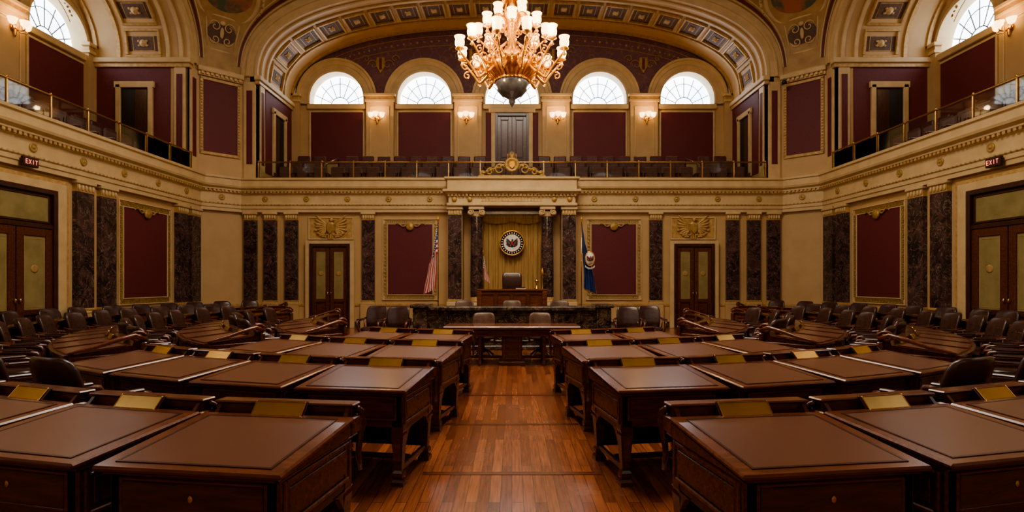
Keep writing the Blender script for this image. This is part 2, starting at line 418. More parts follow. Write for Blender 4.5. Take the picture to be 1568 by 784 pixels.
    pc=[spacing*k for k in(-1.5,-.5,.5,1.5)]
    for c in pc+[-HW+.15,HW-.15]:
        hwid=.56 if abs(c)<8 else .15
        b.box(c-hwid,c+hwid,VB-.2,VB,4.8,9.0,CREAM)
        if hwid>.3: frame_rect(b,c-.4,c+.4,6.2,8.8,VB-.23,.04,.03,LIGHTC)
        b.box(c-hwid-.04,c+hwid+.04,VB-.26,VB,8.98,9.08,LIGHTC,.01); b.box(c-hwid-.02,c+hwid+.02,VB-.23,VB,9.08,9.2,GOLD,.01); b.box(c-hwid-.08,c+hwid+.08,VB-.3,VB,9.2,9.32,LIGHTC,.02)
    for c in pc:
        z=10.55 if abs(c)>4 else 10.9
        T=basis((c,VB-.02,z),(1,0,0),(0,-1,0),(0,0,1))
        b.prism([(-.16,.3),(.16,.3),(.18,-.05),(0,-.35),(-.18,-.05)],-.01,.05,RELIEF,T)
        b.box(-.05,.05,.05,.07,-.2,.26,MAROON,M=T)
        for sg in(-1,1):
            b.tube([(sg*(.2+.24*(1-k/14)*math.cos(k*.55)+.1),.03,.24*(1-k/14)*math.sin(k*.55)) for k in range(13)],.018,RELIEF,6,M=T)
            b.tube([(sg*(.6+.18*(1-k/14)*math.cos(k*.55)),.03,.25+.18*(1-k/14)*math.sin(k*.55)) for k in range(13)],.015,RELIEF,6,M=T)
    for d0 in(.22,.62):
        b.tube([(se(pi*(.08+.84*k/60),HW-d0,RB-d0)[0],VB-.015,se(pi*(.08+.84*k/60),HW-d0,RB-d0)[1]) for k in range(61)],.014,RELIEF,5)
    for k in range(70):
        x,z=se(pi*(.1+.8*k/69),HW-.42,RB-.42); b.ell((x,VB-.01,z),(.05,.012,.05 if k%2 else .03),RELIEF,6)
    for sg in(-1,1):
        x=sg*HW
        b.box(x-sg*.02,x,W+.55,VB-.25,5.6,8.7,MAROON)
        for v0,v1,z0,z1 in((W+1.1,W+1.25,5.6,8.05),(W+2.15,W+2.3,5.6,8.05),(W+1.05,W+2.35,7.95,8.15)):
            b.box(x-sg*.1,x,v0,v1,z0,z1,LIGHTC,.01)
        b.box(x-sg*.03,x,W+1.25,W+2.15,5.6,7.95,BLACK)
        b.box(x-sg*.05,x,W+1.3,W+1.7,5.6,7.9,WOODD,.01)
        b.box(x,x+sg*.62,W,W+.2,4.9,9.0,CREAM)
        b.box(x+sg*.08,x+sg*.52,W-.05,W,5.26,8.72,LIGHTC,.01)
        b.box(x+sg*.2,x+sg*.40,W-.065,W-.05,5.8,8.4,MAROON)
        b.box(x-sg*.05,x,W+.05,W+.42,5.26,8.75,LIGHTC,.01); b.box(x-sg*.065,x-sg*.04,W+.14,W+.33,5.8,8.4,MAROON)
        b.box(x-sg*.14,x+sg*.1,W-.16,VB,8.75,8.92,LIGHTC,.02); b.box(x-sg*.08,x+sg*.1,W-.1,VB,8.62,8.75,GOLD,.01)
    b.box(-HW,HW,W-.05,VB,4.75,4.95,CREAM)
    b.box(-HW,HW,W+1.0,VB,4.95,5.35,MAROON); b.box(-HW,HW,W+1.9,VB,5.35,5.75,MAROON)
    b.obj(name)
    for i,w in enumerate(win):
        b=MB(); b.M=M
        poly=[(w+a,8.9)]+[(w+a*math.cos(pi*k/24),zs+a*math.sin(pi*k/24)) for k in range(25)]+[(w-a,8.9)]
        b.prism(poly,VB+.42,VB+.45,PANE)
        b.tube([(w+.38*math.cos(pi*k/12),VB+.4,8.98+.38*math.sin(pi*k/12)) for k in range(13)],.018,LEAD,5)
        b.tube([(w+.80*math.cos(pi*k/16),VB+.4,9.0+.92*math.sin(pi*k/16)) for k in range(17)],.014,LEAD,5)
        for k in range(1,8):
            an=pi*k/8; b.tube([(w+.38*math.cos(an),VB+.4,8.98+.38*math.sin(an)),(w+1.1*math.cos(an),VB+.4,8.98+1.2*math.sin(an))],.016,LEAD,5)
        b.tube([(w-a,VB+.4,8.97),(w+a,VB+.4,8.97)],.03,LEAD,5)
        b.obj('window_%s_%d'%(name.split('_')[-1],i+1))
    if center_door:
        b=MB(); D=M@basis((0,VB,0),(1,0,0),(0,-1,0),(0,0,1))
        woodpanel_door(b,-.6,.6,5.75,8.45,.04,D,glass=False,transom=.0); b.obj('door_gallery')
def rotc(a): return Matrix.Translation((0,CY,0))@Matrix.Rotation(a,4,'Z')
BAYS=[('wall_gallery_back',rotc(0),3.6,True),('wall_gallery_left',rotc(pi/2),3.85,False),('wall_gallery_right',rotc(-pi/2),3.85,False),('wall_gallery_front',rotc(pi),3.6,False)]
for x in BAYS: build_bay(*x)
def pend(t,s,sx,sy,off=0):
    uo,zo=se(t,CH,RB+.62)
    A=Vector((uo,W,zo)); Bq=Vector((W,uo,zo)); p=A.lerp(Bq,s)
    ch=(Bq-A).length; p+=Vector((s2,s2,0))*(math.sin(pi*s)*ch*.13*math.sin(t)-off)
    return Vector((sx*p.x,CY+sy*p.y,p.z))
FRESCO=mat('medallion_fresco',(.10,.12,.07),(.42,.15,.07),rough=.6,scale=2.2,lo=.42,hi=.58)
k=0
for sx in(-1,1):
    for sy in(-1,1):
        k+=1; b=MB()
        b.grid(lambda i,j:pend(pi/2*i,j,sx,sy),40,14,OCHRE)
        for s0,s1 in((.06,.10),(.90,.94)):
            b.grid(lambda i,j:pend(pi/2*(.03+.9*i),s0+(s1-s0)*j,sx,sy,.03),40,1,MAROON)
            b.grid(lambda i,j:pend(pi/2*(.03+.9*i),s0-.03+.02*j,sx,sy,.05),40,1,LIGHTC)
            b.grid(lambda i,j:pend(pi/2*(.03+.9*i),s1+.02+.015*j,sx,sy,.04),40,1,LIGHTC)
        def fr(t,s=.5):
            p=pend(t,s,sx,sy); du=(pend(t,s+.02,sx,sy)-pend(t,s-.02,sx,sy)).normalized(); dv=(pend(t+.02,s,sx,sy)-pend(t-.02,s,sx,sy)).normalized()
            n=du.cross(dv).normalized()
            if n.dot(Vector((0,CY,6))-p)<0:n=-n
            return basis(p,du,dv,n)
        X=fr(.265)
        for x0,x1,y0,y1 in((-.55,.55,.5,.56),(-.42,.42,-.62,-.56)): b.box(x0,x1,y0,y1,0,.06,LIGHTC,.01,X)
        b.add([(-.40,-.56,.02),(.40,-.56,.02),(.53,.5,.02),(-.53,.5,.02)],[(0,1,2,3)],COFFER,M=X)
        for sg in(-1,1):
            b.tube([(sg*.42,-.58,.03),(sg*.55,.52,.03)],.03,LIGHTC,6,M=X)
            for (cx,cy,r0,dr) in((.22,.18,.2,1),(.2,-.24,.17,-1)):
                b.tube([(sg*(cx+r0*(1-q/16)*math.cos(q*.6)),cy+dr*r0*(1-q/16)*math.sin(q*.6),.04) for q in range(14)],.022,LIGHTC,6,M=X)
        b.ell((0,0,.04),(.07,.2,.04),LIGHTC,8,X); b.ell((0,.32,.04),(.1,.08,.04),LIGHTC,8,X)
        X=fr(.60)
        b.lathe([(1.22,0),(1.22,.08),(1.14,.12),(1.08,.08),(1.04,.08),(1.0,.12),(.93,.12),(.9,.05)],LIGHTC,n=40,M=X,caps=False)
        b.lathe([(.92,.05),(.0001,.05)],FRESCO,n=40,M=X,caps=False)
        for q in range(36): b.ell((1.11*math.cos(q*pi/18),1.11*math.sin(q*pi/18),.11),(.04,.04,.03),RELIEF,6,X)
        b.obj('ceiling_pendentive_%d'%k)
b=MB()
for M in CORN:
    b.box(-.72,.72,0,.1,8.62,8.75,GOLD,.01,M); b.box(-.74,.74,0,.18,8.75,8.92,LIGHTC,.02,M)
    for i in range(9): b.box(-.6+i*.15-.04,-.6+i*.15+.04,.1,.16,8.66,8.74,LIGHTC,M=M)
b.obj('trim_impost_cornice')
# gallery seating
sb=MB()
for r,(v,z) in enumerate(((.55,4.95),(1.45,5.35),(2.35,5.75))):
    n=27
    for i in range(n):
        u=-8.3+i*16.6/(n-1)
        if r>0 and (abs(u)<.9 or abs(abs(u)-6.9)<.5): continue
        y=W+v
        sb.box(u-.25,u+.25,y+.08,y+.17,z+.36,z+.90,SEATL,.04); sb.box(u-.25,u+.25,y-.3,y+.08,z+.34,z+.44,SEATL,.03)
        sb.box(u-.30,u-.26,y-.25,y+.12,z,z+.62,WOOD,.01); sb.box(u+.26,u+.30,y-.25,y+.12,z,z+.62,WOOD,.01)
sme=sb.mesh('gallery_seating')
for i,a in enumerate((0,pi/2,-pi/2)): place(sme,'gallery_seating',(0,CY,0),a)
rb=MB(); v=W-.16
rb.tube([(-8.95,v,5.84),(8.95,v,5.84)],.028,BRASS,8); rb.tube([(-8.95,v,5.31),(8.95,v,5.31)],.014,BRASS,8)
n=17
for i in range(n):
    u=-8.93+i*17.86/(n-1); rb.box(u-.018,u+.018,v-.018,v+.018,5.26,5.84,BRASS); rb.ell((u,v,5.87),(.03,.03,.03),BRASS,8)
    if i<n-1: rb.box(u+.04,u+17.86/(n-1)-.04,v-.004,v+.004,5.34,5.8,GLASS)
rme=rb.mesh('balustrade')
for a in(0,pi/2,-pi/2,pi): place(rme,'gallery_balustrade',(0,CY,0),a)
b=MB()
for sg in(-1,1):
    b.tube([(sg*6.9,CY+W+.75,5.0),(sg*6.9,CY+W+.75,5.95),(sg*6.75,CY+W+1.9,6.45),(sg*6.75,CY+W+1.9,5.5)],.022,mat('polished_steel',(.7,.7,.7),rough=.25,metal=1),8)
b.obj('gallery_stair_handrail')
# ------------------------------------------------------------------ lower wall ornament
def pilaster(b,x,w,M):
    h=w/2
    b.box(x-h-.05,x+h+.05,0,.17,0,.84,CREAM,.01,M); b.box(x-h-.04,x+h+.04,0,.18,.84,.9,LIGHTC,.015,M); b.box(x-h-.02,x+h+.02,0,.155,.9,.97,GOLD,.015,M)
    b.box(x-h,x+h,0,.12,.97,3.82,MARB,M=M)
    b.box(x-h-.01,x+h+.01,0,.13,3.80,3.84,GOLD,.01,M); b.box(x-h+.0,x+h-.0,0,.125,3.84,4.0,GOLD,M=M)
    n=5
    for i in range(n):
        q=x-h+.05+i*(w-.1)/(n-1); b.ell((q,.135,3.91),(.035,.03,.075),LIGHTC,6,M)
    b.box(x-h-.04,x+h+.04,0,.17,4.0,4.08,LIGHTC,.015,M)
def keypanel(b,x0,x1,z0,z1,M):
    b.box(x0,x1,0,.02,z0,z1,LIGHTC,M=M); k=.17
    frame_rect(b,x0,x1,z0,z1,.02,.03,.035,LIGHTC,M)
    frame_rect(b,x0+k,x1-k,z0+k,z1-k,.02,.03,.035,LIGHTC,M)
    b.box(x0+k+.03,x1-k-.03,.02,.03,z0+k+.03,z1-k-.03,MAROON,M=M)
    def key(cx,cz,ang):
        T=M@basis((cx,.02,cz),(math.cos(ang),0,math.sin(ang)),(0,1,0),(-math.sin(ang),0,math.cos(ang)))
        for q in((-.065,.045,.035,.048),(-.065,-.052,-.05,.048),(-.065,.02,-.05,-.037),(.008,.02,-.05,.01),(-.03,.02,-.0,.012),(.045,.058,-.05,.048)):
            b.box(q[0],q[1],0,.022,q[2],q[3],RELIEF,M=T)
    nx=max(1,int((x1-x0-.2)/.13))
    for i in range(nx):
        cx=x0+.1+(i+.5)*(x1-x0-.2)/nx; key(cx,z0+.1,0); key(cx,z1-.1,0)
    nz=int((z1-z0-.36)/.13)
    for i in range(nz):
        cz=z0+.18+(i+.5)*(z1-z0-.36)/nz; key(x0+.1,cz,pi/2); key(x1-.1,cz,pi/2)
    c=(x0+x1)/2
    T=M@basis((c,.06,z1-.28),(1,0,0),(0,0,1),(0,1,0)); b.lathe([(.14,0),(.14,.04),(.09,.05),(.0001,.07)],RELIEF,n=16,M=T,caps=False)
    for sg in(-1,1):
        b.tube([(c+sg*(.14+.07*q),.06,z1-.22-.06*math.sin(q*1.1)) for q in range(7)],[.035-.004*q for q in range(7)],RELIEF,6,M=M)
def eagle(b,M,s,m,m2):
    T=M@Matrix.Diagonal((s,s,s,1))
    b.ell((0,.03,0),(.13,.05,.2),m,10,T); b.ell((.02,.05,.24),(.06,.05,.07),m,8,T); b.ell((.09,.06,.235),(.05,.02,.02),m,6,T)
    b.prism([(-.1,.1),(.1,.1),(.1,-.06),(0,-.18),(-.1,-.06)],.04,.1,m2,T)
    for sg in(-1,1):
        for k in range(8):
            an=.75-.24*k; l=.42-.028*k; c=Vector((sg*(.12+l*.5*math.cos(an)),.03,.08+l*.5*math.sin(an)-.02*k))
            X=T@Matrix.Translation(c)@Matrix.Rotation(-sg*an if sg>0 else an,4,'Y')
            b.ell((0,0,0),(l*.55,.03,.04),m,8,X)
        b.tube([(sg*(.05+.05*k),.04,-.2-.02*k+.004*k*k) for k in range(8)],.025,m,6,M=T)
        for k in range(5): b.ell((sg*(.16+.07*k),.04,-.27+.012*k*k),(.05,.025,.03),m,6,T)
    for k in(-1,0,1): b.ell((k*.06,.03,-.24),(.035,.025,.12),m,6,T)
pn=0
for i,x in enumerate((-9.25,-8.55,-7.8,-5.08,5.08,7.8,8.55,9.25)):
    pn+=1; b=MB(); pilaster(b,x,.44,B); b.obj('trim_marble_pilaster_%d'%pn)
for M in(L,R,F):
    for x in (4.45,5.25,8.55,9.3,-4.45,-5.25,-8.55,-9.3):
        pn+=1; b=MB(); pilaster(b,x,.56,M); b.obj('trim_marble_pilaster_%d'%pn)
j=0
for M,lst in((B,((-4.6,-2.62),(2.62,4.6))),(L,((5.72,8.05),(-8.05,-5.72))),(R,((5.72,8.05),(-8.05,-5.72)))):
    for x0,x1 in lst:
        j+=1; b=MB(); keypanel(b,x0,x1,.98,3.86,M); b.obj('trim_greek_key_panel_%d'%j)
j=0
for x in(-6.42,6.42):
    j+=1; b=MB(); D=B@Matrix.Translation((x,0,0))
    woodpanel_door(b,-.62,.62,0.02,2.88,.1,D); 
    frame_rect(b,-.86,.86,0,3.08,0.09,.15,.1,LIGHTC,D); b.obj('door_%d'%j)
    b=MB(); D=B@Matrix.Translation((x,0,3.52))
    b.box(-.8,.8,0,.04,-.4,.4,GOLD,.01,D); frame_rect(b,-.8,.8,-.4,.4,.03,.04,.03,LIGHTC,D); eagle(b,D@Matrix.Translation((0,.03,.02)),1.2,GOLD,RELIEF); b.obj('trim_carved_eagle_relief_%d'%j)
for M,nm in((L,'left'),(R,'right'),(F,'front')):
    for x in((2.45,) if nm!='front' else (-3,3)):
        j+=1; b=MB(); D=M@Matrix.Translation((x,0,0))
        woodpanel_door(b,-.95,.95,0.02,3.6,.1,D,transom=.75)
        frame_rect(b,-1.3,1.3,0,3.86,0.09,.24,.12,LIGHTC,D); frame_rect(b,-1.42,1.42,0,3.96,0.09,.13,.07,GOLD,D); b.obj('door_%d'%j)
        if nm!='front':
            b=MB(); D=D@Matrix.Translation((.25,.20,4.19))
            b.box(-.19,.19,0,.08,-.1,.1,SIGNB,.01,D)
            fl=1 if nm=='right' else -1
            def st(x0,z0,x1,z1): b.tube([(-fl*x0,.085,z0),(-fl*x1,.085,z1)],.008,EXITE,4,M=D)
            for cx,seg in((-.12,((-1,-1,-1,1),(-1,1,1,1),(-1,0,1,0),(-1,-1,1,-1))),(-.04,((-1,-1,1,1),(-1,1,1,-1))),(.04,((0,-1,0,1),)),(.12,((-1,1,1,1),(0,-1,0,1)))):
                for a in seg: st(cx+a[0]*.025,a[1]*.045,cx+a[2]*.025,a[3]*.045)
            b.obj('exit_sign')
# ------------------------------------------------------------------ rostrum portal
b=MB(); PO=B@Matrix.Diagonal((.955,1,1,1))
b.box(-2.32,2.32,.13,.95,4.2,4.3,LIGHTC,.02,PO); b.box(-2.26,2.26,.13,.88,4.3,4.6,LIGHTC,.01,PO)
b.box(-2.38,2.38,.13,1.0,4.6,4.66,LIGHTC,.02,PO); b.box(-2.45,2.45,.13,1.08,4.66,4.76,LIGHTC,.02,PO)
b.box(-2.3,2.3,.13,.95,4.76,5.10,LIGHTC,.01,PO); b.box(-2.4,2.4,.13,1.02,5.10,5.18,LIGHTC,.02,PO)
for i in range(36): b.box(-2.24+i*.128-.04,-2.24+i*.128+.04,.88,.96,4.53,4.6,GOLD,M=PO)
for i in range(19):
    b.box(-1.05+i*.115-.03,-1.05+i*.115+(.03 if i%3 else .045),.88,.895,4.36,4.49,GOLD,M=PO)
for sg in(-1,1):
    for xx in(1.5,2.05):
        T=PO@basis((sg*xx,.88,4.43),(1,0,0),(0,0,1),(0,1,0)); b.lathe([(.09,0),(.09,.03),(.05,.05),(.0001,.05)],RELIEF,n=14,M=T,caps=False)
    x=sg*2.04
    b.box(x-.26,x+.26,0.09,.72,.69,4.2,CREAM,M=PO); b.box(x-.24,x+.24,.7,.8,1.0,3.9,MARB,M=PO)
    b.box(x-.3,x+.3,.09,.86,.69,.95,LIGHTC,.02,PO); b.box(x-.27,x+.27,.7,.83,.95,1.03,GOLD,.01,PO)
    b.box(x-.25,x+.25,.7,.82,3.9,4.08,GOLD,.01,PO); b.box(x-.3,x+.3,.09,.88,4.08,4.2,LIGHTC,.02,PO)
    for q in range(5): b.ell((x-.2+q*.1,.83,3.98),(.035,.03,.08),LIGHTC,6,PO)
    x=sg*1.27
    b.box(x-.3,x+.3,.32,.92,.69,.92,LIGHTC,.02,PO)
    b.lathe([(.28,.92),(.29,.96),(.27,1.0),(.25,1.02),(.265,1.06),(.24,1.1)],GOLD,(x,.62,0),24,PO)
    b.lathe([(.225,1.1),(.23,1.8),(.222,2.8),(.195,3.86)],MARB,(x,.62,0),28,PO)
    b.lathe([(.2,3.86),(.22,3.89),(.21,3.92),(.26,3.98),(.27,4.02)],LIGHTC,(x,.62,0),24,PO)
    for q in(-1,1):
        b.tube([(x+q*(.2+.11*(1-k/22)*math.cos(-pi/2-k*.5)*1),.86,4.0+.11*(1-k/22)*math.sin(pi/2+k*.5)) for k in range(20)],.022,LIGHTC,6,M=PO)
        T=PO@basis((x+q*.21,.4,3.99),(1,0,0),(0,0,1),(0,1,0)); b.lathe([(.1,0),(.1,.44)],LIGHTC,n=16,M=T)
    b.box(x-.28,x+.28,.36,.9,4.08,4.2,LIGHTC,.02,PO)
b.obj('rostrum_portal')
b=MB(); T=B@Matrix.Translation((0,.8,5.18))
b.box(-1.15,1.15,-.1,.12,0,.07,RELIEF,.02,T)
X=T@basis((0,.05,.42),(1,0,0),(0,0,1),(0,1,0)); b.lathe([(.24,0),(.26,.06),(.2,.09),(.16,.05),(.0001,.06)],RELIEF,n=20,M=X,caps=False)
b.prism([(-.09,.1),(.09,.1),(.08,-.06),(0,-.14),(-.08,-.06)],.06,.13,OLDG,T@Matrix.Translation((0,.02,.42)))
b.ell((0,.05,.7),(.07,.05,.1),RELIEF,8,T)
for q in range(-3,4): b.ell((q*.05,.05,.72+.03*(3-abs(q))),(.02,.03,.09),RELIEF,6,T)
for sg in(-1,1):
    for cx,r0,h in((.42,.2,.27),(.75,.14,.19),(1.0,.09,.13)):
        b.tube([(sg*(cx+r0*(1-k/20)*math.cos(k*.55+pi)),.05,h+r0*(1-k/20)*math.sin(k*.55)) for k in range(17)],[.04-.0012*k for k in range(17)],RELIEF,6,M=T)
    for k in range(7): b.ell((sg*(.25+.12*k),.06,.42-.045*k),(.07,.04,.045),RELIEF,6,T)
b.obj('gilded_cresting_ornament')
b=MB()
def cur(i,j):
    x=-1.04+2.08*i; return (x,.15+.03*math.sin(x*38)+.015*math.sin(x*17+1),.7+3.2*j)
b.grid(cur,150,2,CURT,M=B)
def swag(i,j):
    x=-1.04+2.08*i; return (x,.23+.02*math.sin(x*30),3.98-.22*j-.1*j*abs(math.sin(x*3.0)))
b.grid(swag,100,4,CURT,M=B); b.box(-1.1,1.1,.1,.30,3.98,4.1,WOODD,.01,B)
b.obj('pleated_curtain')
b=MB(); X=B@basis((0,.36,2.98),(1,0,0),(0,0,1),(0,1,0))
b.lathe([(.45,-.02),(.45,.03),(.42,.045),(.40,.03)],OLDG,n=44,M=X); b.lathe([(.41,.03),(.30,.03)],mat('seal_dark_ring',(.02,.022,.04),(.015,.017,.03),rough=.5),n=44,M=X,caps=False)
b.lathe([(.305,.03),(.30,.04),(.29,.03)],OLDG,n=44,M=X,caps=False); b.lathe([(.29,.032),(.0001,.032)],WHITE,n=44,M=X,caps=False)
for q in range(26):
    an=2*pi*q/26; Y=X@Matrix.Rotation(an,4,'Z'); b.box(-.016,.016,.325,.375,.03,.04,WHITE,M=Y)
eagle(b,B@Matrix.Translation((0,.39,2.98)),.44,WOODD,REDF)
b.obj('senate_seal_plaque')
# dais
b=MB()
b.box(-3.3,3.3,14.06,19.9,0,.2,WOODD,.01); b.box(-2.6,2.6,15.2,19.9,.2,.45,WOODD,.01); b.box(-2.3,2.3,15.6,19.9,.45,.68,WOODD,.01)
b.obj('rostrum_dais')
b=MB()
b.box(-2.2,2.2,13.35,13.95,.0,.1,MARK,.01); b.box(-2.15,2.15,13.4,13.9,.1,.93,MARK); b.box(-2.26,2.26,13.3,13.98,.93,1.03,MARK,.02)
for i in range(9):
    x=-2.1+i*.525; b.box(x-.05,x+.05,13.36,13.42,.1,.93,MARK,.01)
for i in range(8):
    x=-2.1+i*.525+.2625; frame_rect(b,x-.19,x+.19,.2,.85,13.375,.025,.03,MARK)
for sg in(-1,1): b.box(sg*2.0,sg*2.34,13.25,14.0,.0,1.0,MARK,.02); b.box(sg*1.96,sg*2.4,13.2,14.04,1.0,1.08,MARK,.02)
b.obj('marble_clerk_counter')
b=MB()
b.box(-.92,.92,15.72,16.3,.68,1.36,WOODR,.01); b.box(-.98,.98,15.66,16.36,1.36,1.42,WOODR,.015)
for i in range(4): frame_rect(b,-.88+i*.45,-.48+i*.45,.78,1.3,15.69,.04,.03,WOOD)
for sg in(-1,1): b.box(sg*.84,sg*.98,15.64,15.76,.68,1.36,WOODR,.015)
b.obj('presiding_officer_desk')
b=MB()
b.lathe([(.07,0),(.075,.02),(.02,.04),(.018,.16),(.04,.19),(.06,.22),(.04,.26),(.01,.28)],BRASS,(0,0,0),14); b.obj('brass_desk_lamp',(.7,16.0,1.42))
b=MB(); b.box(-.14,.14,-.1,.1,0,.02,WHITE); b.box(-.12,.12,-.09,.09,.02,.05,WOODD,.005); b.obj('document_stack',(.25,15.95,1.42))
b=MB()
b.box(-1.32,1.32,10.75,11.65,.70,.76,WOODR,.015); b.box(-1.26,1.26,10.82,11.58,.56,.70,WOOD,.01)
for i in range(6): frame_rect(b,-1.2+i*.4,-.82+i*.4,.58,.68,10.80,.02,.02,WOODR)
b.box(-.2,.2,10.95,11.45,.06,.56,WOOD,.01); b.box(-.26,.26,10.88,11.52,0,.07,WOOD,.01); frame_rect(b,-.17,.17,.1,.53,10.93,.04,.02,WOODR)
for x in(-1.18,-.62,.62,1.18):
    for y in(10.92,11.48):
        b.lathe([(.045,0),(.05,.03),(.03,.06),(.028,.2),(.045,.42),(.05,.48),(.035,.5),(.05,.56)],WOOD,(x,y,0),12)
b.box(-1.2,1.2,11.18,11.22,.1,.15,WOOD,.01)
b.obj('clerk_table')
# ------------------------------------------------------------------ chair
def sering(hw,ht,cy,z,n=20,curve=0,p=.6):
    out=[]
    for i in range(n):
        a=2*pi*i/n; c,s=math.cos(a),math.sin(a)
        x=hw*math.copysign(abs(c)**p,c); out.append((x,cy+ht*math.copysign(abs(s)**p,s)+curve*x*x,z))
    return out
def chair(lm):
    b=MB()
    rings=[]
    for w,hw,ht in((0,.20,.02),(.03,.235,.04),(.3,.255,.05),(.6,.262,.05),(.82,.255,.048),(.93,.23,.042),(.985,.19,.03),(1,.15,.012)):
        rings.append(sering(hw,ht,-.27-.12*w,.47+.52*w,curve=1.1))
    b.loft(rings,lm)
    for q in range(5):
        for r in range(2): b.ell((-.16+q*.08,-.27-.12*(.45+.25*r)+1.1*(-.16+q*.08)**2+.052,.70+.12*r),(.012,.008,.012),lm,6)
    b.loft([sering(.23,.20,0,.40),sering(.265,.24,0,.42),sering(.27,.245,0,.47),sering(.24,.21,0,.505),sering(.15,.13,0,.515)],lm)
    b.box(-.25,.25,-.22,.22,.34,.41,WOODD,.01)
    for sg in(-1,1):
        b.tube([(sg*.22,-.36,.72),(sg*.30,-.28,.70),(sg*.33,-.12,.67),(sg*.33,.08,.66),(sg*.32,.19,.64),(sg*.31,.22,.59),(sg*.29,.21,.50),(sg*.26,.19,.38)],[.02,.024,.028,.032,.032,.026,.022,.022],WOOD,8)
        b.tube([(sg*.30,-.22,.69),(sg*.28,-.2,.5),(sg*.25,-.19,.38)],.018,WOOD,8)
        b.box(sg*.30,sg*.36,-.14,.14,.675,.70,lm,.01)
    b.lathe([(.05,.1),(.035,.14),(.03,.3),(.07,.34)],WOODD,(0,0,0),12)
    for q in range(4):
        a=pi/4+q*pi/2; c,s=math.cos(a),math.sin(a)
        b.tube([(.03*c,.03*s,.17),(.16*c,.16*s,.13),(.27*c,.27*s,.05),(.30*c,.30*s,.03)],[.03,.028,.022,.024],WOODD,8)
        b.ell((.30*c,.30*s,.025),(.025,.025,.025),BRASS,8)
    return b.mesh('leather_armchair')
CM=chair(CHAIRL); CT=chair(TANL)
def putchair(x,y,rz,z=0,me=None,sc=1.04,nm='leather_armchair'): return place(me or CM,nm,(x,y,z),rz,sc=sc)
# ------------------------------------------------------------------ desk
def desk():
    b=MB(); hx=.45
    b.box(-hx+.03,hx-.03,-.38,.38,.46,.725,WOOD,.008)
    b.box(-hx+.1,hx-.1,-.392,-.38,.53,.69,WOOD,.008)
    frame_rect(b,-hx+.08,hx-.08,.515,.705,-.39,.018,.012,WOODR)
    b.ell((0,-.394,.62),(.014,.006,.018),BRASS,8)
    b.box(-hx+.005,hx-.005,-.405,.42,.715,.735,WOODR,.008)
    A=math.atan2(.075,.74)
    T=Matrix.Translation((0,-.44,.735))@Matrix.Rotation(A,4,'X')
    b.box(-hx-.015,hx+.015,0,.77,0,.03,WOODR,.010,T)
    b.box(-hx+.075,hx-.075,.075,.70,.03,.0325,LEATH,M=T)
    for (x0,x1,y0,y1) in((-hx+.060,-hx+.075,.060,.715),(hx-.075,hx-.060,.060,.715),(-hx+.075,hx-.075,.060,.075),(-hx+.075,hx-.075,.70,.715)):
        b.box(x0,x1,y0,y1,.03,.034,WOODD,M=T)
    for sg in(-1,1):
        b.prism([(0,0),(.74,0),(.74,.075)],sg*hx-.012,sg*hx+.0,WOOD,Matrix.Translation((0,-.44,.735))@basis((0,0,0),(0,1,0),(1,0,0),(0,0,1)))
    b.box(-hx+.02,hx-.02,.2,.3,.73,.80,WOOD)
    b.box(-hx,hx,.33,.47,.73,.83,WOODR,.008)
    b.box(-hx+.03,hx-.03,.38,.46,.82,.885,WOOD,.006)
    b.box(-hx+.015,hx-.015,.365,.475,.883,.90,WOODR,.007)
    for sg in(-1,1):
        b.prism([(.33,.83),(.38,.885),(.38,.83)],sg*(hx-.05)-.012,sg*(hx-.05)+.012,WOODR,basis((0,0,0),(0,1,0),(1,0,0),(0,0,1)))
    N=Matrix.Translation((0,.295,.828))@Matrix.Rotation(-.72,4,'X')
    b.box(-.165,.165,0,.012,0,.108,WOODD,.004,N); b.box(-.150,.150,-.006,0,.012,.096,PLATE,.002,N)
    frame_rect(b,-.156,.156,.006,.102,-.009,.006,.006,BRASS,N)
    b.prism([(.298,.825),(.376,.908),(.378,.825)],-.16,.16,WOODD,basis((0,0,0),(0,1,0),(1,0,0),(0,0,1)))
    b.tube([(-.14,.265,.826),(-.05,.265,.826)],.005,BRASS,6); b.ell((.1,.265,.826),(.006,.006,.01),BRASS,6)
    for sg in(-1,1):
        X=basis((sg*(hx-.03),0,0),(0,1,0),(sg,0,0),(0,0,1))
        frame_rect(b,-.35,.35,.48,.705,0,.025,.014,WOODR,X); b.box(-.3,.3,0,.008,.53,.66,WOOD,.006,X)
        b.box(-.33,.33,-.03,.0,.43,.47,WOODD,M=X)
        for q in(-1,1):
            b.prism([(q*.33,.44),(q*.14,.44),(q*.22,.41),(q*.28,.33)],-.03,0,WOOD,X)
        b.tube([(.42,.02,.87),(.47,.02,.84),(.49,.02,.77),(.45,.02,.70),(.43,.02,.60),(.46,.02,.50)],[.016,.022,.026,.022,.018,.014],WOOD,8,M=X)
    b.box(-hx+.06,hx-.06,.33,.36,.12,.5,WOODD); frame_rect(b,-hx+.08,hx-.08,.14,.49,.358,.05,.015,WOOD)
    for sx in(-1,1):
        for sy in(-1,1):
            x=sx*(hx-.075); y=sy*.33
            b.box(x-.05,x+.05,y-.05,y+.05,.42,.73,WOOD,.01)
            fr=[]
            for z,r in((.44,.052),(.42,.044),(.40,.05),(.36,.046),(.20,.034),(.12,.030),(.10,.042),(.07,.044),(.05,.036),(.03,.05),(0,.05)):
                fr.append([(x-r,y-r,z),(x+r,y-r,z),(x+r,y+r,z),(x-r,y+r,z)])
            b.loft(fr,WOOD,sm=False)
            b.box(x-.03,x+.03,y-.055 if sy<0 else y+.049,y-.049 if sy<0 else y+.055,.2,.38,WOODR,.004)
    b.box(-hx+.1,hx-.1,-.02,.02,.1,.14,WOOD,.006)
    for sg in(-1,1): b.box(sg*(hx-.095),sg*(hx-.055),-.3,.3,.1,.14,WOOD,.006)
    return b.mesh('senate_desk')
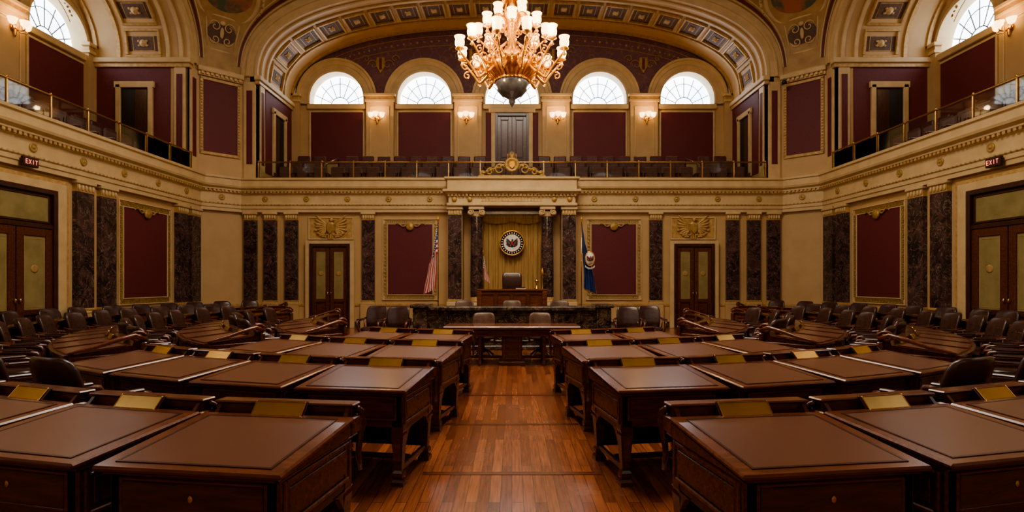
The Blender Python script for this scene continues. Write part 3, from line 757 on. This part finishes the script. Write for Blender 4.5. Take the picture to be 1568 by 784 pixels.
DM=desk(); CC=(0,12.5)
def onarc(Rr,deg):
    a=math.radians(deg); return CC[0]+Rr*math.sin(a), CC[1]-Rr*math.cos(a), a
for Rr,st,step,n in((9.67,8.3,5.85,5),(7.75,9.0,7.3,4),(6.1,10.6,9.4,3),(4.6,13.9,12.6,2)):
    for sg in(-1,1):
        for i in range(n):
            x,y,a=onarc(Rr,sg*(st+i*step)); place(DM,'senate_desk',(x,y,0),a)
            if (Rr==7.75 and i>=2) or (Rr==9.67 and i>=3): 
                x,y,a=onarc(Rr+.80,sg*(st+i*step)); putchair(x,y,a)
def cdesk(Rr,a0,a1,name):
    b=MB(); n=max(8,int((a1-a0)/3)); seg=[]
    prof=[(-.40,0),(-.40,.10),(-.38,.12),(-.38,.84),(-.42,.86),(-.42,.885),(-.30,.885),(-.28,.825),(.38,.765),(.40,.76),(.40,.73),(.36,.71),(.36,.52),(-.30,.50),(-.30,0)]
    fr=[]
    for i in range(n+1):
        a=math.radians(a0+(a1-a0)*i/n); d=Vector((math.sin(a),-math.cos(a),0)); fr.append((Vector((CC[0],CC[1],0))+d*Rr,d,Vector((0,0,1))))
    b.sweep(fr,prof,WOOD,cprof=True,cap=True)
    w=.78; ns=max(1,int(round(math.radians(a1-a0)*Rr/w))); cen=[]
    for i in range(ns):
        deg=a0+(a1-a0)*(i+.5)/ns; cen.append(deg); a=math.radians(deg)
        X=Matrix.Translation((CC[0]+Rr*math.sin(a),CC[1]-Rr*math.cos(a),0))@Matrix.Rotation(a,4,'Z')
        T=X@Matrix.Translation((0,-.38,.767))@Matrix.Rotation(math.atan2(.06,.66),4,'X')
        b.box(-w/2+.08,w/2-.08,.05,.6,0,.006,LEATH,M=T)
        for x0,x1,y0,y1 in((-w/2+.06,-w/2+.08,.03,.62),(w/2-.08,w/2-.06,.03,.62),(-w/2+.08,w/2-.08,.03,.05),(-w/2+.08,w/2-.08,.6,.62)): b.box(x0,x1,y0,y1,0,.008,WOODR,M=T)
        N=X@Matrix.Translation((0,.245,.84))@Matrix.Rotation(-.5,4,'X')
        b.box(-.13,.13,-.008,.008,0,.065,PLATE,.003,N)
        frame_rect(b,-w/2+.08,w/2-.08,.18,.80,.375,.05,.02,WOODR,X); b.box(-w/2+.17,w/2-.17,.375,.39,.28,.70,WOOD,.008,X)
    for i in range(ns+1):
        a=math.radians(a0+(a1-a0)*i/ns); X=Matrix.Translation((CC[0]+Rr*math.sin(a),CC[1]-Rr*math.cos(a),0))@Matrix.Rotation(a,4,'Z')
        b.box(-.05,.05,.36,.43,0,.86,WOOD,.01,X); b.box(-.03,.03,-.34,.3,0,.5,WOOD,.01,X)
        if i in(0,ns):
            b.box(-.03,.03,-.36,.40,0,.74,WOOD,.01,X)
            sg=-1 if i==0 else 1
            Y=X@basis((sg*.03,0,0),(0,1,0),(sg,0,0),(0,0,1))
            frame_rect(b,-.33,.35,.12,.68,0,.05,.02,WOODR,Y); 
            b.tube([(.33+.09*(1-k/20)*math.cos(k*.5),.0,.93+.07*(1-k/20)*math.sin(k*.5)) for k in range(18)],.022,WOODR,8,M=Y)
            b.tube([(.42,0,.90),(.30,0,.95),(.1,0,.90),(-.1,0,.84),(-.3,0,.80),(-.36,0,.78)],[.03,.032,.028,.024,.02,.018],WOODR,8,M=Y)
    b.obj(name); return cen
for sg in(-1,1):
    for Rr,a0,a1 in((9.15,52,126),(7.55,40,112),(6.0,41,104),(4.45,45,98)):
        A0,A1=(a0,a1) if sg>0 else(-a1,-a0)
        cen=cdesk(Rr,A0,A1,'curved_senate_desk')
        for d in cen:
            x,y,a=onarc(Rr+.74,d+random.uniform(-.5,.5)); putchair(x,y,a+random.uniform(-.15,.15))
for x in(-1.25,0,1.25): putchair(x,14.55,pi,.2,CT,.95,'clerk_chair')
for x in(-.62,.62): putchair(x,12.15,pi,0,CT,.95,'clerk_chair')
for x in(-2.75,2.75,-3.35,3.35): putchair(x,13.2 if abs(x)<3 else 13.6,pi*.97)
b=MB()
b.loft([sering(hw,ht,.0,z,curve=-.5) for z,hw,ht in((.45,.24,.03),(.5,.28,.05),(.9,.30,.06),(1.1,.30,.055),(1.19,.28,.04),(1.22,.22,.02))],CHAIRL)
b.loft([sering(.26,.24,-.26,.40),sering(.29,.27,-.26,.46),sering(.25,.22,-.26,.50)],CHAIRL); b.box(-.26,.26,-.5,-.02,.33,.4,WOODD,.01)
for sg in(-1,1):
    b.tube([(sg*.27,-.02,.72),(sg*.33,-.2,.7),(sg*.33,-.45,.68),(sg*.3,-.48,.5),(sg*.26,-.46,.36)],.028,WOOD,8)
    for y in(-.46,-.04): b.tube([(sg*.23,y,.36),(sg*.25,y,0)],.025,WOODD,8)
b.obj('presiding_officer_chair',(0,17.3,.68))
# ------------------------------------------------------------------ flags
def flag(name,loc,h,us=True,mir=1,wid=.5,drop=1.25,ho=1.0,sc=1):
    b=MB()
    b.lathe([(.16*sc,0),(.16*sc,.03),(.05*sc,.07),(.03*sc,.12)],BRASS,n=16); b.tube([(0,0,.05),(0,0,h)],.016*sc,WOODR if us else BRASS,8)
    b.lathe([(.01,0),(.035*sc,.03),(.03*sc,.06),(.0001,.16*sc)],OLDG,(0,0,h),10,caps=False)
    b.lathe([(.03*sc,-.02),(.03*sc,.0)],OLDG,(0,0,h),10)
    def P(s,t):
        env=min(1,t*3)
        x=mir*(.01+wid*(t**.32)*(.10+.90*s)*(.72+.28*t))+.010*sc*math.sin(t*10+s*9)*env
        y=-.05-.03*env+.05*sc*math.sin(s*17+t*4)*env
        z=h-.06-ho*s*(1-.1*t)-drop*(t**1.1)*(1+.50*(1-s))
        return (x,y,z)
    def mf(s,t):
        if not us: return OLDG if (t>.97 or s>.975) else NAVY
        if s<.54 and t<.42: return NAVY
        return REDF if int(s*13)%2==0 else WHITE
    b.grid(P,39,50,NAVY,True,matfn=mf)
    if us:
        for i in range(6):
            for j in range(5):
                p=Vector(P(.05+i*.085,.05+j*.08)); b.ell(p+Vector((0,-.015,0)),(.018*sc,.006,.018*sc),WHITE,6)
    else:
        cx=mir*wid*.50; cz=h-ho*.5-drop*.50
        X=basis((cx,-.17,cz),(1,0,0),(0,0,1),(0,-1,0))@Matrix.Diagonal((.80,1.2,1,1))
        b.lathe([(.17,-.02),(.17,.01),(.0001,.01)],WHITE,n=28,M=X,caps=False); b.lathe([(.17,.0),(.185,.015),(.20,0)],OLDG,n=28,M=X,caps=False)
        eagle(b,Matrix.Translation((cx,-.18,cz))@Matrix.Diagonal((1,-1,1,1)),.25,WOOD,REDF)
        for q in range(9): b.box(cx-.14+q*.035-.01,cx-.14+q*.035+.01,-.17,-.165,cz-.34+.004*(q-4)**2,cz-.28+.004*(q-4)**2,WHITE)
    b.obj(name,loc)
flag('american_flag',(-2.36,18.0,.45),3.12,True,-1,wid=.47,drop=1.40)
flag('senate_flag',(2.22,18.0,.45),3.12,False,1,wid=.50,drop=1.42)
flag('small_american_flag',(-.9,17.6,.68),1.85,True,1,wid=.22,drop=.5,ho=.45,sc=.5)
b=MB(); b.lathe([(.12,0),(.1,.03),(.02,.06),(.015,1.1),(.03,1.15),(.05,1.2),(.035,1.3),(.01,1.38)],OLDG,n=12); b.obj('brass_standard',(.95,17.6,.68))
# ------------------------------------------------------------------ chandelier
ch=bpy.data.objects.new('chandelier',None); ch.location=(0,CY,0); bpy.context.scene.collection.objects.link(ch)
b=MB()
b.lathe([(.03,12.78),(.18,12.76),(.16,12.7),(.03,12.62),(.025,7.2),(.06,7.1),(.10,7.0),(.05,6.9),(.04,6.7),(.09,6.62),(.13,6.52),(.07,6.42),(.05,6.25),(.10,6.15),(.16,6.05),(.10,5.9),(.06,5.7),(.08,5.5),(.20,5.42),(.30,5.32)],OLDG,n=24)
b.lathe([(.30,5.32),(.44,5.27),(.49,5.22),(.47,5.16),(.38,5.07),(.30,5.0),(.27,4.97),(.29,4.94)],OLDG,n=32)
b.lathe([(.27,4.96),(.28,4.90),(.24,4.80),(.16,4.72),(.08,4.68),(.05,4.64),(.06,4.61),(.02,4.56),(.0001,4.52)],STEEL,n=28,caps=False)
for q in range(32):
    a=2*pi*q/32; c,s=math.cos(a),math.sin(a)
    b.tube([(.50*c,.50*s,5.23),(.45*c,.45*s,5.12),(.37*c,.37*s,5.04),(.30*c,.30*s,4.98)],.013,OLDG,5); b.ell((.51*c,.51*s,5.23),(.03,.03,.045),OLDG,6)
    b.ell((.29*c,.29*s,4.95),(.02,.02,.02),OLDG,6)
bs=MB()
def shade(x,y,z,s=1):
    bs.lathe([(.02*s,0),(.05*s,.01*s),(.066*s,.05*s),(.07*s,.09*s),(.062*s,.13*s),(.08*s,.17*s)],SHADE,(x,y,z),14,caps=False)
    bs.ell((x,y,z+.07*s),(.035*s,.035*s,.055*s),SHADE,8)
    b.lathe([(.008*s,-.11*s),(.03*s,-.09*s),(.015*s,-.06*s),(.02*s,-.03*s),(.07*s,-.01*s),(.05*s,.01*s)],OLDG,(x,y,z),12)
def arm(a,r0,z0,r1,z1,dip,rad=.020):
    c,s=math.cos(a),math.sin(a); P=[]
    for k in range(15):
        t=k/14; r=r0+(r1-r0)*(t+.10*math.sin(2*pi*t)); z=z0+(z1-z0)*t*t-dip*math.sin(pi*t**.9)
        P.append((r*c,r*s,z))
    b.tube(P,[rad*1.3-.4*rad*k/14 for k in range(15)],OLDG,7)
    m=r0+(r1-r0)*.55; zz=z0-dip*.45
    b.tube([((m+.10*(1-k/16)*math.cos(k*.6))*c,(m+.10*(1-k/16)*math.cos(k*.6))*s,zz+.10*(1-k/16)*math.sin(k*.6)+.05) for k in range(13)],.013,OLDG,6)
    b.tube([((m+.18+.07*(1-k/16)*math.cos(-k*.6+2))*c,(m+.18+.07*(1-k/16)*math.cos(-k*.6+2))*s,zz+.07*(1-k/16)*math.sin(-k*.6+2)) for k in range(13)],.012,OLDG,6)
    b.tube([((m-.1+.06*(1-k/16)*math.cos(-k*.6+1))*c,(m-.1+.06*(1-k/16)*math.cos(-k*.6+1))*s,zz-.08+.06*(1-k/16)*math.sin(-k*.6+1)) for k in range(13)],.011,OLDG,6)
for q in range(12):
    a=2*pi*(q+.5)/12; arm(a,.28,5.26,.88,5.36,.30); shade(.88*math.cos(a),.88*math.sin(a),5.42,1.12)
for q in range(8):
    a=2*pi*q/8; arm(a,.12,5.58,.56,5.66,.17,.015); shade(.56*math.cos(a),.56*math.sin(a),5.72,1.08)
for q in range(4):
    a=2*pi*(q+.4)/4; arm(a,.08,5.9,.28,5.94,.12,.013); shade(.28*math.cos(a),.28*math.sin(a),5.99,1.08)
for q in range(8):
    a=2*pi*q/8; c,s=math.cos(a),math.sin(a)
    b.tube([(.14*c,.14*s,6.9),(.2*c,.2*s,6.7),(.13*c,.13*s,6.5),(.1*c,.1*s,6.35),(.18*c,.18*s,6.2),(.26*c,.26*s,6.28)],.014,OLDG,6)
    b.tube([(.52*c,.52*s,5.30),(.42*c,.42*s,5.8),(.2*c,.2*s,6.15),(.1*c,.1*s,6.5)],.010,OLDG,5)
    for k in range(9): b.ell(((.30+.03*k)*c,(.30+.03*k)*s,5.12-.02*math.sin(k*.8)),(.014,.014,.022),OLDG,5)
b.obj('frame',parent=ch); bs.obj('glass_shades',parent=ch)
for q in range(6):
    a=2*pi*q/6; light('POINT','bulb_glow_%d'%q,(1.1*math.cos(a),1.1*math.sin(a),5.6),66,(1,.74,.43),ch,shadow_soft_size=.12)
for q in range(4):
    a=2*pi*(q+.5)/4; light('POINT','basket_fill_light_%d'%q,(.85*math.cos(a),.85*math.sin(a),4.95),12,(1,.72,.40),ch,shadow_soft_size=.06)  # lights added below the arms to brighten the basket; no bulbs sit here
def sconce():
    b=MB()
    b.lathe([(.001,0),(.07,0),(.09,.02),(.05,.04)],BRASS,n=14,M=basis((0,0,0),(1,0,0),(0,0,1),(0,-1,0)))
    b.ell((0,-.04,-.1),(.03,.03,.09),BRASS,8)
    for q,x in enumerate((-.17,0,.17)):
        y=-.14 if x else -.24
        b.tube([(0,-.03,0),(x*.5,y*.6,-.07),(x,y,-.05),(x,y,.0)],.012,BRASS,6)
        b.lathe([(.02,0),(.045,.01),(.07,.05),(.075,.09),(.09,.13)],SHADE,(x,y,0),12,caps=False); b.ell((x,y,.05),(.035,.035,.045),SHADE,6)
    return b.mesh('wall_sconce')
SM=sconce()
def putsconce(bay,u,z,e=16):
    M=bay@Matrix.Translation((u,VB-.2,z)); o=place(SM,'wall_sconce',sc=1); o.matrix_world=M@Matrix.Diagonal((1.35,1.35,1.35,1))
    p=M@Vector((0,-.45,.3)); light('POINT','sconce_bulb',p,e,(1,.66,.34),shadow_soft_size=.08)
for u in(-5.5,-1.86,1.86,5.5): putsconce(rotc(0),u,8.3)
putsconce(rotc(pi/2),5.95,8.55); putsconce(rotc(-pi/2),-5.95,8.55)
putsconce(rotc(pi/2),-1.9,8.55); putsconce(rotc(-pi/2),1.9,8.55)
b=MB(); b.ell((0,0,0),(.09,.09,.07),BLACK,12); b.box(-.05,.05,-.05,.05,.05,.12,LEAD,.01); b.obj('security_camera',(9.45,19.55,8.55))
# ------------------------------------------------------------------ lights
al=light('AREA','ceiling_fill_light',(0,CY,12.7),1150,(1,.90,.76),shape='SQUARE',size=6)  # unseen area light added as ambient fill; no laylight is modelled
for x in(-1,1):
    s=light('SPOT','rostrum_spotlight',(x*3.5,12.5,12.4),380,(1,.82,.58),spot_size=.6,spot_blend=.8,shadow_soft_size=.3)
    d=Vector((x*.3,19.4,2.8))-s.location; s.rotation_euler=d.to_track_quat('-Z','Y').to_euler()
w=bpy.data.worlds.new('World'); bpy.context.scene.world=w; w.use_nodes=True
w.node_tree.nodes['Background'].inputs[0].default_value=(.7,.8,1,1); w.node_tree.nodes['Background'].inputs[1].default_value=1
cam=bpy.data.cameras.new('cam'); co=bpy.data.objects.new('camera',cam); bpy.context.scene.collection.objects.link(co)
co.location=(0,0,1.6); co.rotation_euler=(pi/2,0,0); cam.sensor_width=36; cam.lens=1100/2000*36; cam.shift_y=.026; cam.clip_start=.05
bpy.context.scene.camera=co
try:
    bpy.context.scene.view_settings.view_transform='AgX'; bpy.context.scene.view_settings.look='AgX - Medium High Contrast'
except Exception as e: print(e)
